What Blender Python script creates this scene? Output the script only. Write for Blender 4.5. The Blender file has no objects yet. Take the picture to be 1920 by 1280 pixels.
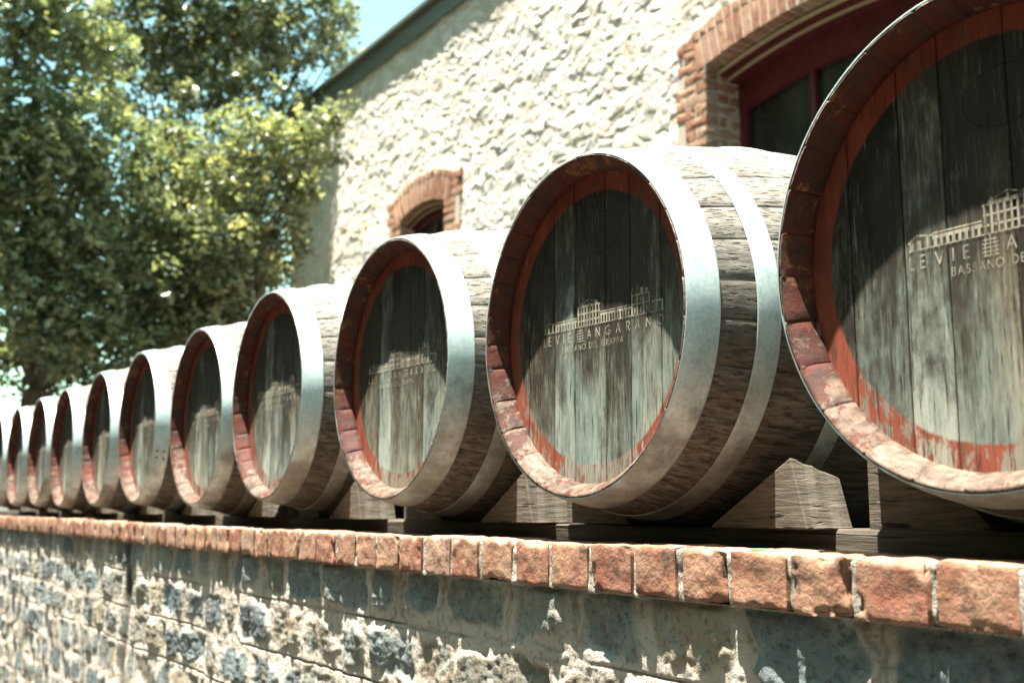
import bpy, math, random
import numpy as np
from mathutils import Vector, Matrix
R = math.radians
rng = np.random.default_rng(7)
random.seed(7)
scene = bpy.context.scene
COL = scene.collection

# ------------------------------------------------------------------ camera, sky, sun, exposure
D0 = 1.116          # camera to the plane of the barrel heads
ZC = 1.40           # camera height above the street
CAMP = Vector((0, -D0, ZC))
YAW, PITCH = R(31.478), R(8.159)
fwd = Vector((-math.cos(YAW)*math.cos(PITCH), math.sin(YAW)*math.cos(PITCH), math.sin(PITCH)))
cd = bpy.data.cameras.new('camera')
cam = bpy.data.objects.new('camera', cd); COL.objects.link(cam)
cam.location = CAMP
cam.rotation_euler = fwd.to_track_quat('-Z', 'Y').to_euler()
cd.sensor_width = 36; cd.lens = 40.35
cd.clip_start = 0.05; cd.clip_end = 2000
cd.dof.use_dof = True; cd.dof.focus_distance = 1.88; cd.dof.aperture_fstop = 5.2; cd.dof.aperture_blades = 0
scene.camera = cam

SUN_SLOPE = 6.1
w = bpy.data.worlds.new('World'); scene.world = w; w.use_nodes = True
nt = w.node_tree; nt.nodes.clear()
wo = nt.nodes.new('ShaderNodeOutputWorld'); bg = nt.nodes.new('ShaderNodeBackground')
sky = nt.nodes.new('ShaderNodeTexSky'); sky.sky_type = 'NISHITA'; sky.sun_disc = False
sky.sun_elevation = math.atan(SUN_SLOPE); sky.sun_rotation = R(180)
sky.air_density = 1.0; sky.dust_density = 0.4; sky.ozone_density = 1.0
mix = nt.nodes.new('ShaderNodeMix'); mix.data_type = 'RGBA'; mix.blend_type = 'MULTIPLY'; mix.inputs[0].default_value = 1
mix.inputs[7].default_value = (0.98, 1.16, 0.78, 1)
nt.links.new(sky.outputs[0], mix.inputs[6]); nt.links.new(mix.outputs[2], bg.inputs[0])
bg.inputs[1].default_value = 0.085
nt.links.new(bg.outputs[0], wo.inputs[0])
sd = bpy.data.lights.new('sun', 'SUN'); sd.energy = 5.0; sd.angle = R(0.5); sd.color = (1.0, 0.95, 0.86)
sun = bpy.data.objects.new('sun', sd); COL.objects.link(sun)
sun.rotation_euler = Vector((0, 1.0, -SUN_SLOPE)).to_track_quat('-Z', 'Y').to_euler()
scene.view_settings.view_transform = 'Standard'; scene.view_settings.look = 'None'
scene.view_settings.gamma = 1; scene.view_settings.exposure = 2.42
scene.cycles.max_bounces = 6; scene.cycles.diffuse_bounces = 3

# ------------------------------------------------------------------ helpers
def mk(name, V, F, mat, parent=None, smooth=False, attrs=None, mi=None, loc=None):
    me = bpy.data.meshes.new(name)
    V = np.asarray(V, dtype=np.float64)
    if isinstance(F, np.ndarray):
        n = F.shape[0]; k = F.shape[1]
        me.vertices.add(len(V)); me.vertices.foreach_set('co', V.ravel())
        me.loops.add(n*k); me.loops.foreach_set('vertex_index', F.astype(np.int32).ravel())
        me.polygons.add(n)
        me.polygons.foreach_set('loop_start', np.arange(0, n*k, k, dtype=np.int32))
        me.update(calc_edges=True)
    else:
        me.from_pydata(V.tolist(), [], F); me.update()
    if smooth:
        me.polygons.foreach_set('use_smooth', np.ones(len(me.polygons), dtype=bool))
    for m in (mat if isinstance(mat, (list, tuple)) else [mat]): me.materials.append(m)
    if mi is not None: me.polygons.foreach_set('material_index', np.asarray(mi, dtype=np.int32))
    for k, (dom, arr) in (attrs or {}).items():
        a = me.attributes.new(k, 'FLOAT', dom); a.data.foreach_set('value', np.asarray(arr, dtype=np.float32))
    o = bpy.data.objects.new(name, me); COL.objects.link(o)
    if parent: o.parent = parent
    if loc is not None: o.location = loc
    return o

def tag(o, label=None, cat=None, group=None, kind=None):
    for k, v in (('label', label), ('category', cat), ('group', group), ('kind', kind)):
        if v: o[k] = v
    return o

def empty(name, loc):
    o = bpy.data.objects.new(name, None); COL.objects.link(o); o.location = loc
    o.empty_display_size = .1
    return o

def copy_tree(o, parent=None):
    c = o.copy(); COL.objects.link(c); c.parent = parent
    for ch in list(o.children): copy_tree(ch, c)
    return c

def gridfaces(nu, nv):
    i = np.arange(nu-1)[:, None]*nv + np.arange(nv-1)[None, :]
    return np.stack([i, i+1, i+1+nv, i+nv], -1).reshape(-1, 4)

class MB:
    def __init__(s): s.v = []; s.f = []; s.t = []
    def add(s, V, F, t=None):
        b = len(s.v); s.v += [tuple(p) for p in V]; s.f += [tuple(i+b for i in q) for q in F]
        s.t += [random.random() if t is None else t]*len(F)
    def box(s, a, b, t=None):
        (x0, y0, z0), (x1, y1, z1) = a, b
        s.add([(x0,y0,z0),(x1,y0,z0),(x1,y1,z0),(x0,y1,z0),(x0,y0,z1),(x1,y0,z1),(x1,y1,z1),(x0,y1,z1)],
              [(0,3,2,1),(4,5,6,7),(0,1,5,4),(1,2,6,5),(2,3,7,6),(3,0,4,7)], t)
    def build(s, name, mat, parent=None, smooth=False, loc=None):
        return mk(name, s.v, s.f, mat, parent, smooth, {'tone': ('FACE', s.t)}, loc=loc)

def h3(ix, iy, iz, seed=0):
    n = (ix.astype(np.int64)*374761393 + iy.astype(np.int64)*668265263 + iz.astype(np.int64)*2147483647 + seed*1274126177) & 0xffffffff
    n = ((n ^ (n >> 13))*1274126177) & 0xffffffff
    n = ((n ^ (n >> 16))*2246822519) & 0xffffffff
    return ((n ^ (n >> 15)) & 0xffffff)/float(0xffffff)
def vnoise(x, y, z, seed=0):
    xi, yi, zi = np.floor(x), np.floor(y), np.floor(z)
    fx, fy, fz = x-xi, y-yi, z-zi
    fx, fy, fz = [t*t*(3-2*t) for t in (fx, fy, fz)]
    out = 0
    for a in (0, 1):
        for b in (0, 1):
            for c in (0, 1):
                wgt = (fx if a else 1-fx)*(fy if b else 1-fy)*(fz if c else 1-fz)
                out = out + wgt*h3(xi+a, yi+b, zi+c, seed)
    return out*2-1
def fbm(x, y, z=None, oct=4, seed=0, gain=.5):
    z = np.zeros_like(x) if z is None else z
    o = 0; a = 1.
    for k in range(oct):
        o = o + a*vnoise(x*2**k, y*2**k, z*2**k, seed+k); a *= gain
    return o
def sstep(a, b, x):
    t = np.clip((x-a)/(b-a), 0, 1); return t*t*(3-2*t)

# ------------------------------------------------------------------ materials
class M:
    def __init__(s, name):
        s.m = bpy.data.materials.new(name); s.m.use_nodes = True; s.t = s.m.node_tree; s.t.nodes.clear()
        s.out = s.n('ShaderNodeOutputMaterial'); s.p = s.n('ShaderNodeBsdfPrincipled')
        s.l(s.p.outputs[0], s.out.inputs[0])
    def n(s, typ, **kw):
        nd = s.t.nodes.new(typ)
        for k, v in kw.items(): setattr(nd, k, v)
        return nd
    def l(s, a, b): s.t.links.new(a, b)
    def inp(s, sock, v):
        if hasattr(v, 'links') or isinstance(v, bpy.types.NodeSocket): s.l(v, sock)
        else: sock.default_value = v
    def coord(s, scale=(1,1,1), rnd=False, loc=(0,0,0), board=False):
        tc = s.n('ShaderNodeTexCoord'); mp = s.n('ShaderNodeMapping'); mp.inputs[3].default_value = scale; mp.inputs[1].default_value = loc
        src = tc.outputs['Object']
        if rnd:
            oi = s.n('ShaderNodeObjectInfo')
            v = s.n('ShaderNodeVectorMath', operation='ADD'); k = s.n('ShaderNodeVectorMath', operation='SCALE')
            k.inputs[0].default_value = (37., 11., 23.); s.l(oi.outputs['Random'], k.inputs['Scale'])
            s.l(mp.outputs[0], v.inputs[0]); s.l(k.outputs[0], v.inputs[1]); s.l(src, mp.inputs[0])
            if board:
                k2 = s.n('ShaderNodeVectorMath', operation='SCALE'); k2.inputs[0].default_value = (61., 17., 43.); s.l(s.attr('tone'), k2.inputs['Scale'])
                v2 = s.n('ShaderNodeVectorMath', operation='ADD'); s.l(v.outputs[0], v2.inputs[0]); s.l(k2.outputs[0], v2.inputs[1]); return v2.outputs[0]
            return v.outputs[0]
        s.l(src, mp.inputs[0]); return mp.outputs[0]
    def noise(s, vec, scale=1, detail=5, rough=.55, dist=0):
        nd = s.n('ShaderNodeTexNoise'); s.l(vec, nd.inputs['Vector'])
        nd.inputs['Scale'].default_value = scale; nd.inputs['Detail'].default_value = detail
        nd.inputs['Roughness'].default_value = rough; nd.inputs['Distortion'].default_value = dist
        return nd.outputs[0]
    def ramp(s, fac, stops, interp='LINEAR'):
        nd = s.n('ShaderNodeValToRGB'); s.l(fac, nd.inputs[0]); cr = nd.color_ramp; cr.interpolation = interp
        while len(cr.elements) > 1: cr.elements.remove(cr.elements[-1])
        cr.elements[0].position = stops[0][0]; cr.elements[0].color = c4(stops[0][1])
        for p, c in stops[1:]:
            e = cr.elements.new(p); e.color = c4(c)
        return nd.outputs[0]
    def mix(s, fac, a, b, blend='MIX'):
        nd = s.n('ShaderNodeMix'); nd.data_type = 'RGBA'; nd.blend_type = blend
        s.inp(nd.inputs[0], fac)
        s.inp(nd.inputs[6], c4(a) if isinstance(a, (tuple, float)) else a)
        s.inp(nd.inputs[7], c4(b) if isinstance(b, (tuple, float)) else b)
        return nd.outputs[2]
    def math(s, op, a, b=0, c=0, clamp=False):
        nd = s.n('ShaderNodeMath', operation=op); nd.use_clamp = clamp
        s.inp(nd.inputs[0], a); s.inp(nd.inputs[1], b)
        s.inp(nd.inputs[2], c)
        return nd.outputs[0]
    def mr(s, v, a, b, c=0., d=1.):
        nd = s.n('ShaderNodeMapRange'); s.l(v, nd.inputs[0])
        for i, q in enumerate((a, b, c, d)): nd.inputs[i+1].default_value = q
        return nd.outputs[0]
    def attr(s, name):
        nd = s.n('ShaderNodeAttribute'); nd.attribute_name = name; return nd.outputs['Fac']
    def bump(s, h, strength=.5, dist=.005, prev=None):
        nd = s.n('ShaderNodeBump'); nd.inputs['Strength'].default_value = strength; nd.inputs['Distance'].default_value = dist
        s.l(h, nd.inputs['Height'])
        if prev is not None: s.l(prev, nd.inputs['Normal'])
        return nd.outputs[0]
    def done(s, col=None, rough=None, nrm=None, metal=None, spec=None):
        if col is not None: s.inp(s.p.inputs['Base Color'], c4(col) if isinstance(col, tuple) else col)
        if rough is not None: s.inp(s.p.inputs['Roughness'], rough)
        if nrm is not None: s.l(nrm, s.p.inputs['Normal'])
        if metal is not None: s.inp(s.p.inputs['Metallic'], metal)
        if spec is not None: s.p.inputs['Specular IOR Level'].default_value = spec
        return s.m
def c4(c):
    if isinstance(c, (int, float)): return (c, c, c, 1)
    return tuple(c)[:3] + (1,)

def sep(m):
    tc = m.n('ShaderNodeTexCoord'); sp = m.n('ShaderNodeSeparateXYZ'); m.l(tc.outputs['Object'], sp.inputs[0])
    return sp.outputs

def sepw(m):
    # height above the barrel axis: weathering and the painted hoop shade follow gravity however the staves are turned
    ge = m.n('ShaderNodeNewGeometry'); v = m.n('ShaderNodeVectorMath', operation='SUBTRACT'); v.inputs[1].default_value = (0, 0, 1.71)
    m.l(ge.outputs['Position'], v.inputs[0]); sp = m.n('ShaderNodeSeparateXYZ'); m.l(v.outputs[0], sp.inputs[0])
    return sp.outputs

# --- red paint flaking over oak, shared recipe
def red_paint(m, woodcol, vec, zout, amt, zlo=-.32, zhi=-.05, dk=1.):
    n1 = m.noise(vec, 9, 9, .74)
    n2 = m.noise(vec, 45, 6, .7)
    low = m.mr(zout, zlo, zhi, .17, 0.)                 # splash-weathered at the bottom
    f = m.math('ADD', m.math('ADD', m.math('MULTIPLY', n1, .65), m.math('MULTIPLY', n2, .35)), low)
    worn = m.ramp(f, [(amt, 0.), (amt+.035, 1.)])
    red = m.ramp(m.noise(vec, 5, 5, .6), [(.3, (.12*dk,.015*dk,.010*dk)), (.5, (.21*dk,.038*dk,.018*dk)), (.7, (.29*dk,.060*dk,.033*dk))])
    return m.mix(worn, red, woodcol), worn

# --- barrel head
m = M('weathered_head_oak')
xs = sep(m)
tone = m.attr('tone')
fine = m.noise(m.coord((130, 1, 9), True, board=True), 1.6, 6, .72)
streak = m.noise(m.coord((15, 1, 3.0), True, board=True), 1.4, 9, .72, .5)
broad = m.noise(m.coord((5.5, 1, 4.2), True, board=True), 1.5, 5, .65)
mott = m.noise(m.coord((26, 1, 14), True), 1.5, 6, .7)
f = m.math('ADD', m.math('MULTIPLY', streak, .66), m.math('MULTIPLY', tone, .27))
f = m.math('ADD', f, m.math('MULTIPLY', broad, .34)); f = m.math('ADD', f, m.math('MULTIPLY', m.math('SUBTRACT', m.noise(m.coord((40, 1, 17), True), 1.6, 5, .7), .5), .16))
f = m.math('ADD', f, m.math('MULTIPLY', fine, .26))
f = m.math('ADD', f, m.mr(xs[2], .16, -.22, -.31, -.02))        # darker at the top, paler towards the bottom stave ends
c = m.ramp(f, [(.44, (.016,.012,.009)), (.53, (.038,.030,.021)), (.61, (.095,.088,.066)), (.70, (.17,.185,.16)), (.80, (.27,.285,.245)), (.92, (.44,.44,.38))])
hue = m.ramp(m.noise(m.coord((4, 1, 1.0), True, (5,0,3), True), 1.3, 4, .6), [(.36, (.86,1.0,1.02)), (.50, (.99,.99,.94)), (.62, (1.12,.96,.78))])
c = m.mix(1., c, hue, 'MULTIPLY')
c = m.mix(m.ramp(fine, [(.36, .85), (.45, 0.)]), c, (.015,.013,.01))
c = m.mix(m.ramp(fine, [(.56, 0.), (.66, .45)]), c, (.33,.33,.28))
c = m.mix(m.ramp(mott, [(.62, 0.), (.74, .22)]), c, (.36,.36,.31))
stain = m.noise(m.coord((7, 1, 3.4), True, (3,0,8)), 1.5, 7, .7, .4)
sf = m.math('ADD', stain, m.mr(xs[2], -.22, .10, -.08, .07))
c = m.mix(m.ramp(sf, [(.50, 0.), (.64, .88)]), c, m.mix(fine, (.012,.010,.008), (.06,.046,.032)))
r2 = m.math('SQRT', m.math('ADD', m.math('MULTIPLY', xs[0], xs[0]), m.math('MULTIPLY', xs[2], xs[2])))
wob = m.math('ADD', r2, m.math('MULTIPLY', m.noise(m.coord((8,1,3), True), 4, 2, .5), .006))
ring = m.ramp(wob, [(.2435, 0.), (.2450, 1.)])
woodring = m.mix(.5, c, (.36,.28,.21))
rp, worn = red_paint(m, woodring, m.coord((2.2, 1, .8), True), xs[2], .60)
rp = m.mix(m.mr(xs[2], .1, -.2, .05, .6), rp, m.mix(worn, (.36,.10,.055), woodring))
rp = m.mix(m.ramp(fine, [(.38, .8), (.50, 0.)]), rp, (.05,.025,.018))
rp = m.mix(m.ramp(streak, [(.52, 0.), (.66, .55)]), rp, (.12,.07,.045))
c2 = m.mix(ring, c, rp)
b = m.bump(fine, .5, .0012); b = m.bump(streak, .3, .002, b)
HEAD = m.done(c2, m.mr(fine, .3, .7, .6, .85), b, spec=.3)

# --- chime (inner wall of the stave ends)
m = M('painted_chime_oak')
xs = sepw(m); tone = m.attr('tone')
vec = m.coord((1.3, 1, 1.3), True)
wn = m.noise(m.coord((20, 60, 20), True), 2, 6, .7)
wood = m.ramp(wn, [(.3, (.055,.038,.027)), (.5, (.155,.11,.078)), (.7, (.28,.225,.175))])
wood = m.mix(m.math('MULTIPLY', tone, .45), wood, (.20,.11,.075))
rp, worn = red_paint(m, wood, vec, xs[2], .60, -.30, .04, .46)
och = m.ramp(m.noise(m.coord((6, 6, 6), True, (9,2,4)), 2.2, 9, .75), [(.56, 0.), (.585, .85), (.61, .1)])
rp = m.mix(m.math('MULTIPLY', och, m.mr(xs[2], -.1, .1)), rp, (.36,.17,.05))
blk = m.ramp(m.noise(m.coord((5, 5, 5), True, (1,8,4)), 3, 6, .7), [(.60, 0.), (.66, .8)])
rp = m.mix(blk, rp, (.03,.018,.014))
b = m.bump(wn, .6, .002); b = m.bump(worn, .5, .0015, b)
grime = m.ramp(m.noise(m.coord((14, 5, 14), True, (2,6,1)), 1.5, 8, .75), [(.36, .85), (.56, .12)])
rp = m.mix(grime, rp, (.045,.028,.020))
gx = m.noise(m.coord((55, 12, 55), True, (4,4,1)), 1.5, 4, .6)
rp = m.mix(m.ramp(gx, [(.36, .6), (.48, 0.)]), rp, (.03,.02,.015))
CHIME = m.done(rp, .7, m.bump(gx, .4, .002, b), spec=.25)

# --- outer staves
m = M('grey_stave_oak')
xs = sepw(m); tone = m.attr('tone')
grain = m.noise(m.coord((80, 1.6, 80), True, board=True), 1.5, 6, .66)
crack = m.noise(m.coord((230, 3.6, 230), True, (3,1,2), True), 1.0, 3, .5)
blot = m.noise(m.coord((3, 2, 3), True), 2, 4, .6)
c = m.ramp(grain, [(.32, (.050,.043,.034)), (.5, (.135,.12,.097)), (.68, (.25,.23,.195))])
c = m.mix(m.mr(tone, 0, 1, 0, .55), c, (.085,.072,.056))
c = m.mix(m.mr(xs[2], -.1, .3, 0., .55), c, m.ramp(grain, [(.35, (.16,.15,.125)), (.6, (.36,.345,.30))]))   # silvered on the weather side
c = m.mix(m.ramp(crack, [(.36, .75), (.44, 0.)]), c, (.02,.016,.012))
c = m.mix(m.ramp(blot, [(.5, 0.), (.66, .4)]), c, (.08,.06,.045))
b = m.bump(grain, .7, .002); b = m.bump(m.ramp(crack, [(.36, 0.), (.46, 1.)]), .8, .0015, b)
STAVE = m.done(c, .8, b, spec=.25)

# --- end grain at the stave ends
m = M('end_grain_oak')
n1 = m.noise(m.coord((30,30,30), True), 4, 6, .7)
c = m.ramp(n1, [(.35, (.05,.035,.026)), (.5, (.17,.125,.09)), (.65, (.33,.27,.21))])
ENDG = m.done(c, .75, m.bump(n1, .5, .002))

# --- galvanised hoops
m = M('galvanised_hoop')
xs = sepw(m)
n1 = m.noise(m.coord((1,1,1), True), 14, 8, .7); n2 = m.noise(m.coord((1,1,1), True), 160, 3, .6); n3 = m.noise(m.coord((1,1,1), True, (4,4,4)), 5, 7, .65)
c = m.ramp(n1, [(.3, (.30,.40,.40)), (.5, (.46,.57,.56)), (.7, (.60,.69,.67))])
c = m.mix(.22, c, m.ramp(n2, [(.4, (.22,.3,.3)), (.6, (.66,.7,.66))]))
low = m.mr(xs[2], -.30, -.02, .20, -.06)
rust_shade = m.ramp(m.math('ADD', n3, low), [(.54, 0.), (.66, .7), (.80, .92)])  # rust, thickened low down to paint shade onto the hoop undersides
c = m.mix(rust_shade, c, m.ramp(n1, [(.35, (.065,.056,.040)), (.55, (.16,.142,.105)), (.7, (.25,.23,.175))]))
HOOP = m.done(c, m.mr(n1, .3, .7, .42, .58), m.bump(n2, .25, .0006, m.bump(n3, .2, .003)), m.math('SUBTRACT', .35, m.math('MULTIPLY', rust_shade, .3)))

m = M('rivet_steel'); RIVET = m.done((.10,.09,.075), .6, metal=.5)

# --- cream stencil paint
m = M('cream_stencil_paint')
n1 = m.noise(m.coord((60, 1, 6), True), 1.6, 5, .7)
tr = m.n('ShaderNodeBsdfTransparent'); ms = m.n('ShaderNodeMixShader')
fac = m.ramp(n1, [(.41, .12), (.60, .74)])
m.l(fac, ms.inputs[0]); m.l(tr.outputs[0], ms.inputs[1]); m.l(m.p.outputs[0], ms.inputs[2]); m.l(ms.outputs[0], m.out.inputs[0])
PAINT = m.done((.60,.55,.42), .6)
m = M('dark_stencil_paint')
tr = m.n('ShaderNodeBsdfTransparent'); ms = m.n('ShaderNodeMixShader')
n1 = m.noise(m.coord((60, 1, 6), True), 1.6, 5, .7)
m.l(m.ramp(n1, [(.4, .1), (.6, .7)]), ms.inputs[0]); m.l(tr.outputs[0], ms.inputs[1]); m.l(m.p.outputs[0], ms.inputs[2]); m.l(ms.outputs[0], m.out.inputs[0])
DARKP = m.done((.02,.017,.014), .7)

# --- timbers
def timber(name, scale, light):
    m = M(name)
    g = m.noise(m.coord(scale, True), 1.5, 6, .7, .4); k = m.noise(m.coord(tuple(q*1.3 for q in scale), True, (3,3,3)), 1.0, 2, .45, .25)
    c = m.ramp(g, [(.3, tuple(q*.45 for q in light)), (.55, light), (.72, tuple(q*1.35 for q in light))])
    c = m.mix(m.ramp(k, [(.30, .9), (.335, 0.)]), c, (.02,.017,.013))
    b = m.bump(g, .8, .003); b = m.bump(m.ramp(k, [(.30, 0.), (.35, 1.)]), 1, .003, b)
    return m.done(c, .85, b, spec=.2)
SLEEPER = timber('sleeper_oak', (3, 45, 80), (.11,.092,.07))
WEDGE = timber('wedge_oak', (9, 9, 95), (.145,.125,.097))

# --- bricks
def brick(name, bright=1.):
    m = M(name)
    tone = m.attr('tone'); vec = m.coord((1,1,1))
    n1 = m.noise(vec, 18, 7, .65); n2 = m.noise(vec, 130, 5, .7); n3 = m.noise(m.coord((1,1,1), False, (7,3,1)), 30, 6, .7)
    c = m.ramp(tone, [(0., (.24*bright,.092*bright,.062*bright)), (.35, (.31*bright,.14*bright,.088*bright)), (.7, (.38*bright,.20*bright,.125*bright)), (1., (.36*bright,.22*bright,.16*bright))])
    c = m.mix(m.ramp(n1, [(.4, 0.), (.65, .55)]), c, (.50*bright,.34*bright,.225*bright))
    c = m.mix(m.ramp(n3, [(.56, 0.), (.64, .8)]), c, (.12,.085,.06))
    c = m.mix(m.ramp(n2, [(.3, .6), (.42, 0.)]), c, (.17,.07,.045))
    b = m.bump(n2, .9, .0022); b = m.bump(n1, .6, .006, b); b = m.bump(n3, .5, .004, b)
    return m.done(c, .88, b, spec=.2)
BRICK = brick('worn_red_brick')
BRICKF = brick('facade_brick', 1.12)
def mortar(name, a, b_, dk):
    m = M(name); vec = m.coord((1,1,1))
    n1 = m.noise(vec, 9, 6, .6); n2 = m.noise(vec, 220, 4, .7)
    c = m.ramp(n1, [(.3, a), (.7, b_)]); c = m.mix(m.ramp(n2, [(.36, dk), (.5, 0.)]), c, (.10,.085,.065))
    return m.done(c, .95, m.bump(n2, .9, .003), spec=.1)
MORT = mortar('coping_mortar', (.36,.33,.27), (.54,.50,.43), 1.)
MORTF = mortar('facade_mortar', (.52,.46,.36), (.62,.56,.45), .4)

# --- lower wall stone
m = M('bluestone_wall')
st, tn, dm = m.attr('stone'), m.attr('tone'), m.attr('top_dark')
vec = m.coord((1,1,1))
n1 = m.noise(vec, 14, 8, .7); n2 = m.noise(vec, 75, 6, .7); n3 = m.noise(m.coord((1,1,1), False, (2,5,9)), 5, 6, .65)
stone = m.ramp(tn, [(0., (.06,.085,.095)), (.25, (.11,.16,.18)), (.45, (.19,.215,.20)), (.62, (.14,.13,.10)), (.8, (.34,.26,.165)), (1., (.26,.285,.26))])
stone = m.mix(m.ramp(n1, [(.44, 0.), (.62, .7)]), stone, (.40,.44,.41))
stone = m.mix(m.ramp(n2, [(.35, .7), (.48, 0.)]), stone, (.05,.05,.045))
mort = m.ramp(n3, [(.3, (.44,.385,.32)), (.5, (.57,.505,.425)), (.7, (.64,.58,.50))])
mort = m.mix(m.ramp(n2, [(.34, .6), (.48, 0.)]), mort, (.15,.12,.09))
c = m.mix(m.math('MULTIPLY', st, m.ramp(n1, [(.28, .45), (.5, 1.)])), mort, stone)
och = m.ramp(m.noise(m.coord((1,1,.5), False, (6,1,1)), 4, 6, .7), [(.60, 0.), (.68, .6)])
c = m.mix(och, c, (.34,.22,.10))
c = m.mix(m.math('MULTIPLY', m.math('MULTIPLY', dm, m.ramp(n1, [(.35, .3), (.6, 1.)])), .62), c, (.052,.054,.042))
c = m.mix(m.math('MULTIPLY', m.attr('crack'), .85, clamp=True), c, (.035,.032,.027))
b = m.bump(n2, 1., .006); b = m.bump(n1, .7, .010, b)
WALL = m.done(c, .9, b, spec=.2)

# --- facade rubble
m = M('limewashed_rubble')
st, tn = m.attr('stone'), m.attr('tone')
vec = m.coord((1,1,1))
n1 = m.noise(vec, 5, 7, .65); n2 = m.noise(vec, 40, 5, .7)
stone = m.ramp(tn, [(0., (.60,.58,.53)), (.3, (.78,.74,.68)), (.65, (.83,.80,.74)), (.86, (.72,.62,.51)), (1., (.58,.59,.55))])
stone = m.mix(m.ramp(n2, [(.36, .5), (.5, 0.)]), stone, (.42,.37,.30))
c = m.mix(st, m.ramp(n1, [(.3, (.60,.50,.37)), (.7, (.80,.73,.61))]), stone)
FACADE = m.done(c, .95, m.bump(n2, .6, .01, m.bump(n1, .4, .03)), spec=.1)

m = M('maroon_joinery'); n1 = m.noise(m.coord((1,1,1)), 8, 5, .6)
MAROON = m.done(m.ramp(n1, [(.3, (.085,.012,.015)), (.7, (.14,.022,.024))]), .5)
m = M('cream_bead'); CREAM = m.done((.62,.50,.30), .6)
m = M('window_glass'); m.p.inputs['Transmission Weight'].default_value = .0
n1 = m.noise(m.coord((2.5,1,1.2)), 2, 5, .6)
GLASS = m.done(m.ramp(n1, [(.35, (.010,.012,.010)), (.65, (.035,.038,.030))]), m.mr(n1, .3, .7, .06, .25), m.bump(n1, .15, .01), spec=.6)
m = M('painted_gutter'); n1 = m.noise(m.coord((1,4,4)), 3, 4, .5)
GUTTER = m.done(m.ramp(n1, [(.3, (.12,.14,.115)), (.7, (.16,.18,.15))]), .5)
m = M('roof_iron'); ROOF = m.done((.35,.36,.35), .45, metal=.5)
m = M('sandy_ground'); n1 = m.noise(m.coord((1,1,1)), .8, 8, .65); n2 = m.noise(m.coord((1,1,1)), 60, 4, .7)
GROUND = m.done(m.mix(.3, m.ramp(n1, [(.3, (.032,.030,.027)), (.7, (.055,.051,.045))]), m.ramp(n2, [(.3, (.02,.02,.018)), (.7, (.10,.09,.08))])), .95, m.bump(n2, .5, .01))
m = M('bark'); n1 = m.noise(m.coord((12,12,2)), 2, 6, .7)
BARK = m.done(m.ramp(n1, [(.3, (.05,.035,.025)), (.6, (.16,.12,.09))]), .9, m.bump(n1, .8, .02))
def leafmat(name, cols):
    m = M(name); tone = m.attr('tone')
    c = m.ramp(tone, cols)
    m.done(c, .33, spec=.7)
    tl = m.n('ShaderNodeBsdfTranslucent'); ms = m.n('ShaderNodeMixShader'); ms.inputs[0].default_value = .38
    cc = m.mix(1., c, (1.35,1.4,.7), 'MULTIPLY')
    m.l(cc, tl.inputs[0]); m.l(m.p.outputs[0], ms.inputs[1]); m.l(tl.outputs[0], ms.inputs[2]); m.l(ms.outputs[0], m.out.inputs[0])
    return m.m
LEAF_DARK = leafmat('dark_foliage', [(0., (.05,.068,.045)), (.4, (.19,.225,.14)), (.8, (.35,.38,.23)), (1., (.36,.32,.15))])
LEAF_LIGHT = leafmat('light_foliage', [(0., (.05,.07,.05)), (.45, (.20,.23,.15)), (.8, (.38,.39,.24)), (1., (.52,.43,.20))])
LEAF_BACK = leafmat('olive_foliage', [(0., (.04,.055,.035)), (.5, (.18,.20,.13)), (1., (.38,.37,.23))])

# ------------------------------------------------------------------ ground
tag(mk('ground', [(-300,-200,0),(200,-200,0),(200,0.08,0),(-300,0.08,0)], [(0,1,2,3)], GROUND), kind='structure')
# unseen green bank added behind the camera to block skylight and deepen the shade
N = 60; xx = np.linspace(-60, 60, N*2); tt = np.linspace(0, 1, N)
X_, T_ = np.meshgrid(xx, tt, indexing='ij')
hz = 25*sstep(-.25, .8, T_)*np.clip(T_*6, 0, 1)*(1+.12*fbm(X_*.09, T_*2, oct=3, seed=5)) + .5*fbm(X_*.9, T_*14, oct=4, seed=6)*np.clip(T_*8, 0, 1)
m = M('sky_blocker_green'); n1 = m.noise(m.coord((1,1,1)), 1.5, 8, .7)
SKY_BLOCKER = m.done(m.ramp(n1, [(.35, (.012,.018,.008)), (.6, (.035,.045,.018))]), .95, m.bump(n1, 1, .3), spec=.05)
tag(mk('sky_blocker_bank', np.stack([X_, -4.5-T_*21, np.maximum(hz, -.02)], -1).reshape(-1, 3), gridfaces(N*2, N)[:, ::-1], SKY_BLOCKER, None, True), kind='structure')
TZ = ZC-.093        # terrace level behind the coping
tv = MB(); tv.box((-300, .115, -.3), (200, 400, TZ)); tag(tv.build('terrace', GROUND), kind='structure')

# ------------------------------------------------------------------ retaining wall with brick coping
RW = tag(empty('retaining_wall', (-4, 0, 0)), 'rough bluestone retaining wall topped by a row of worn red bricks', 'wall')
def wcol(v): return [(x+4, y, z) for x, y, z in v]
CZ = ZC-.0625       # top of coping
CY = 1.10-D0        # front face of coping (y)
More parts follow.
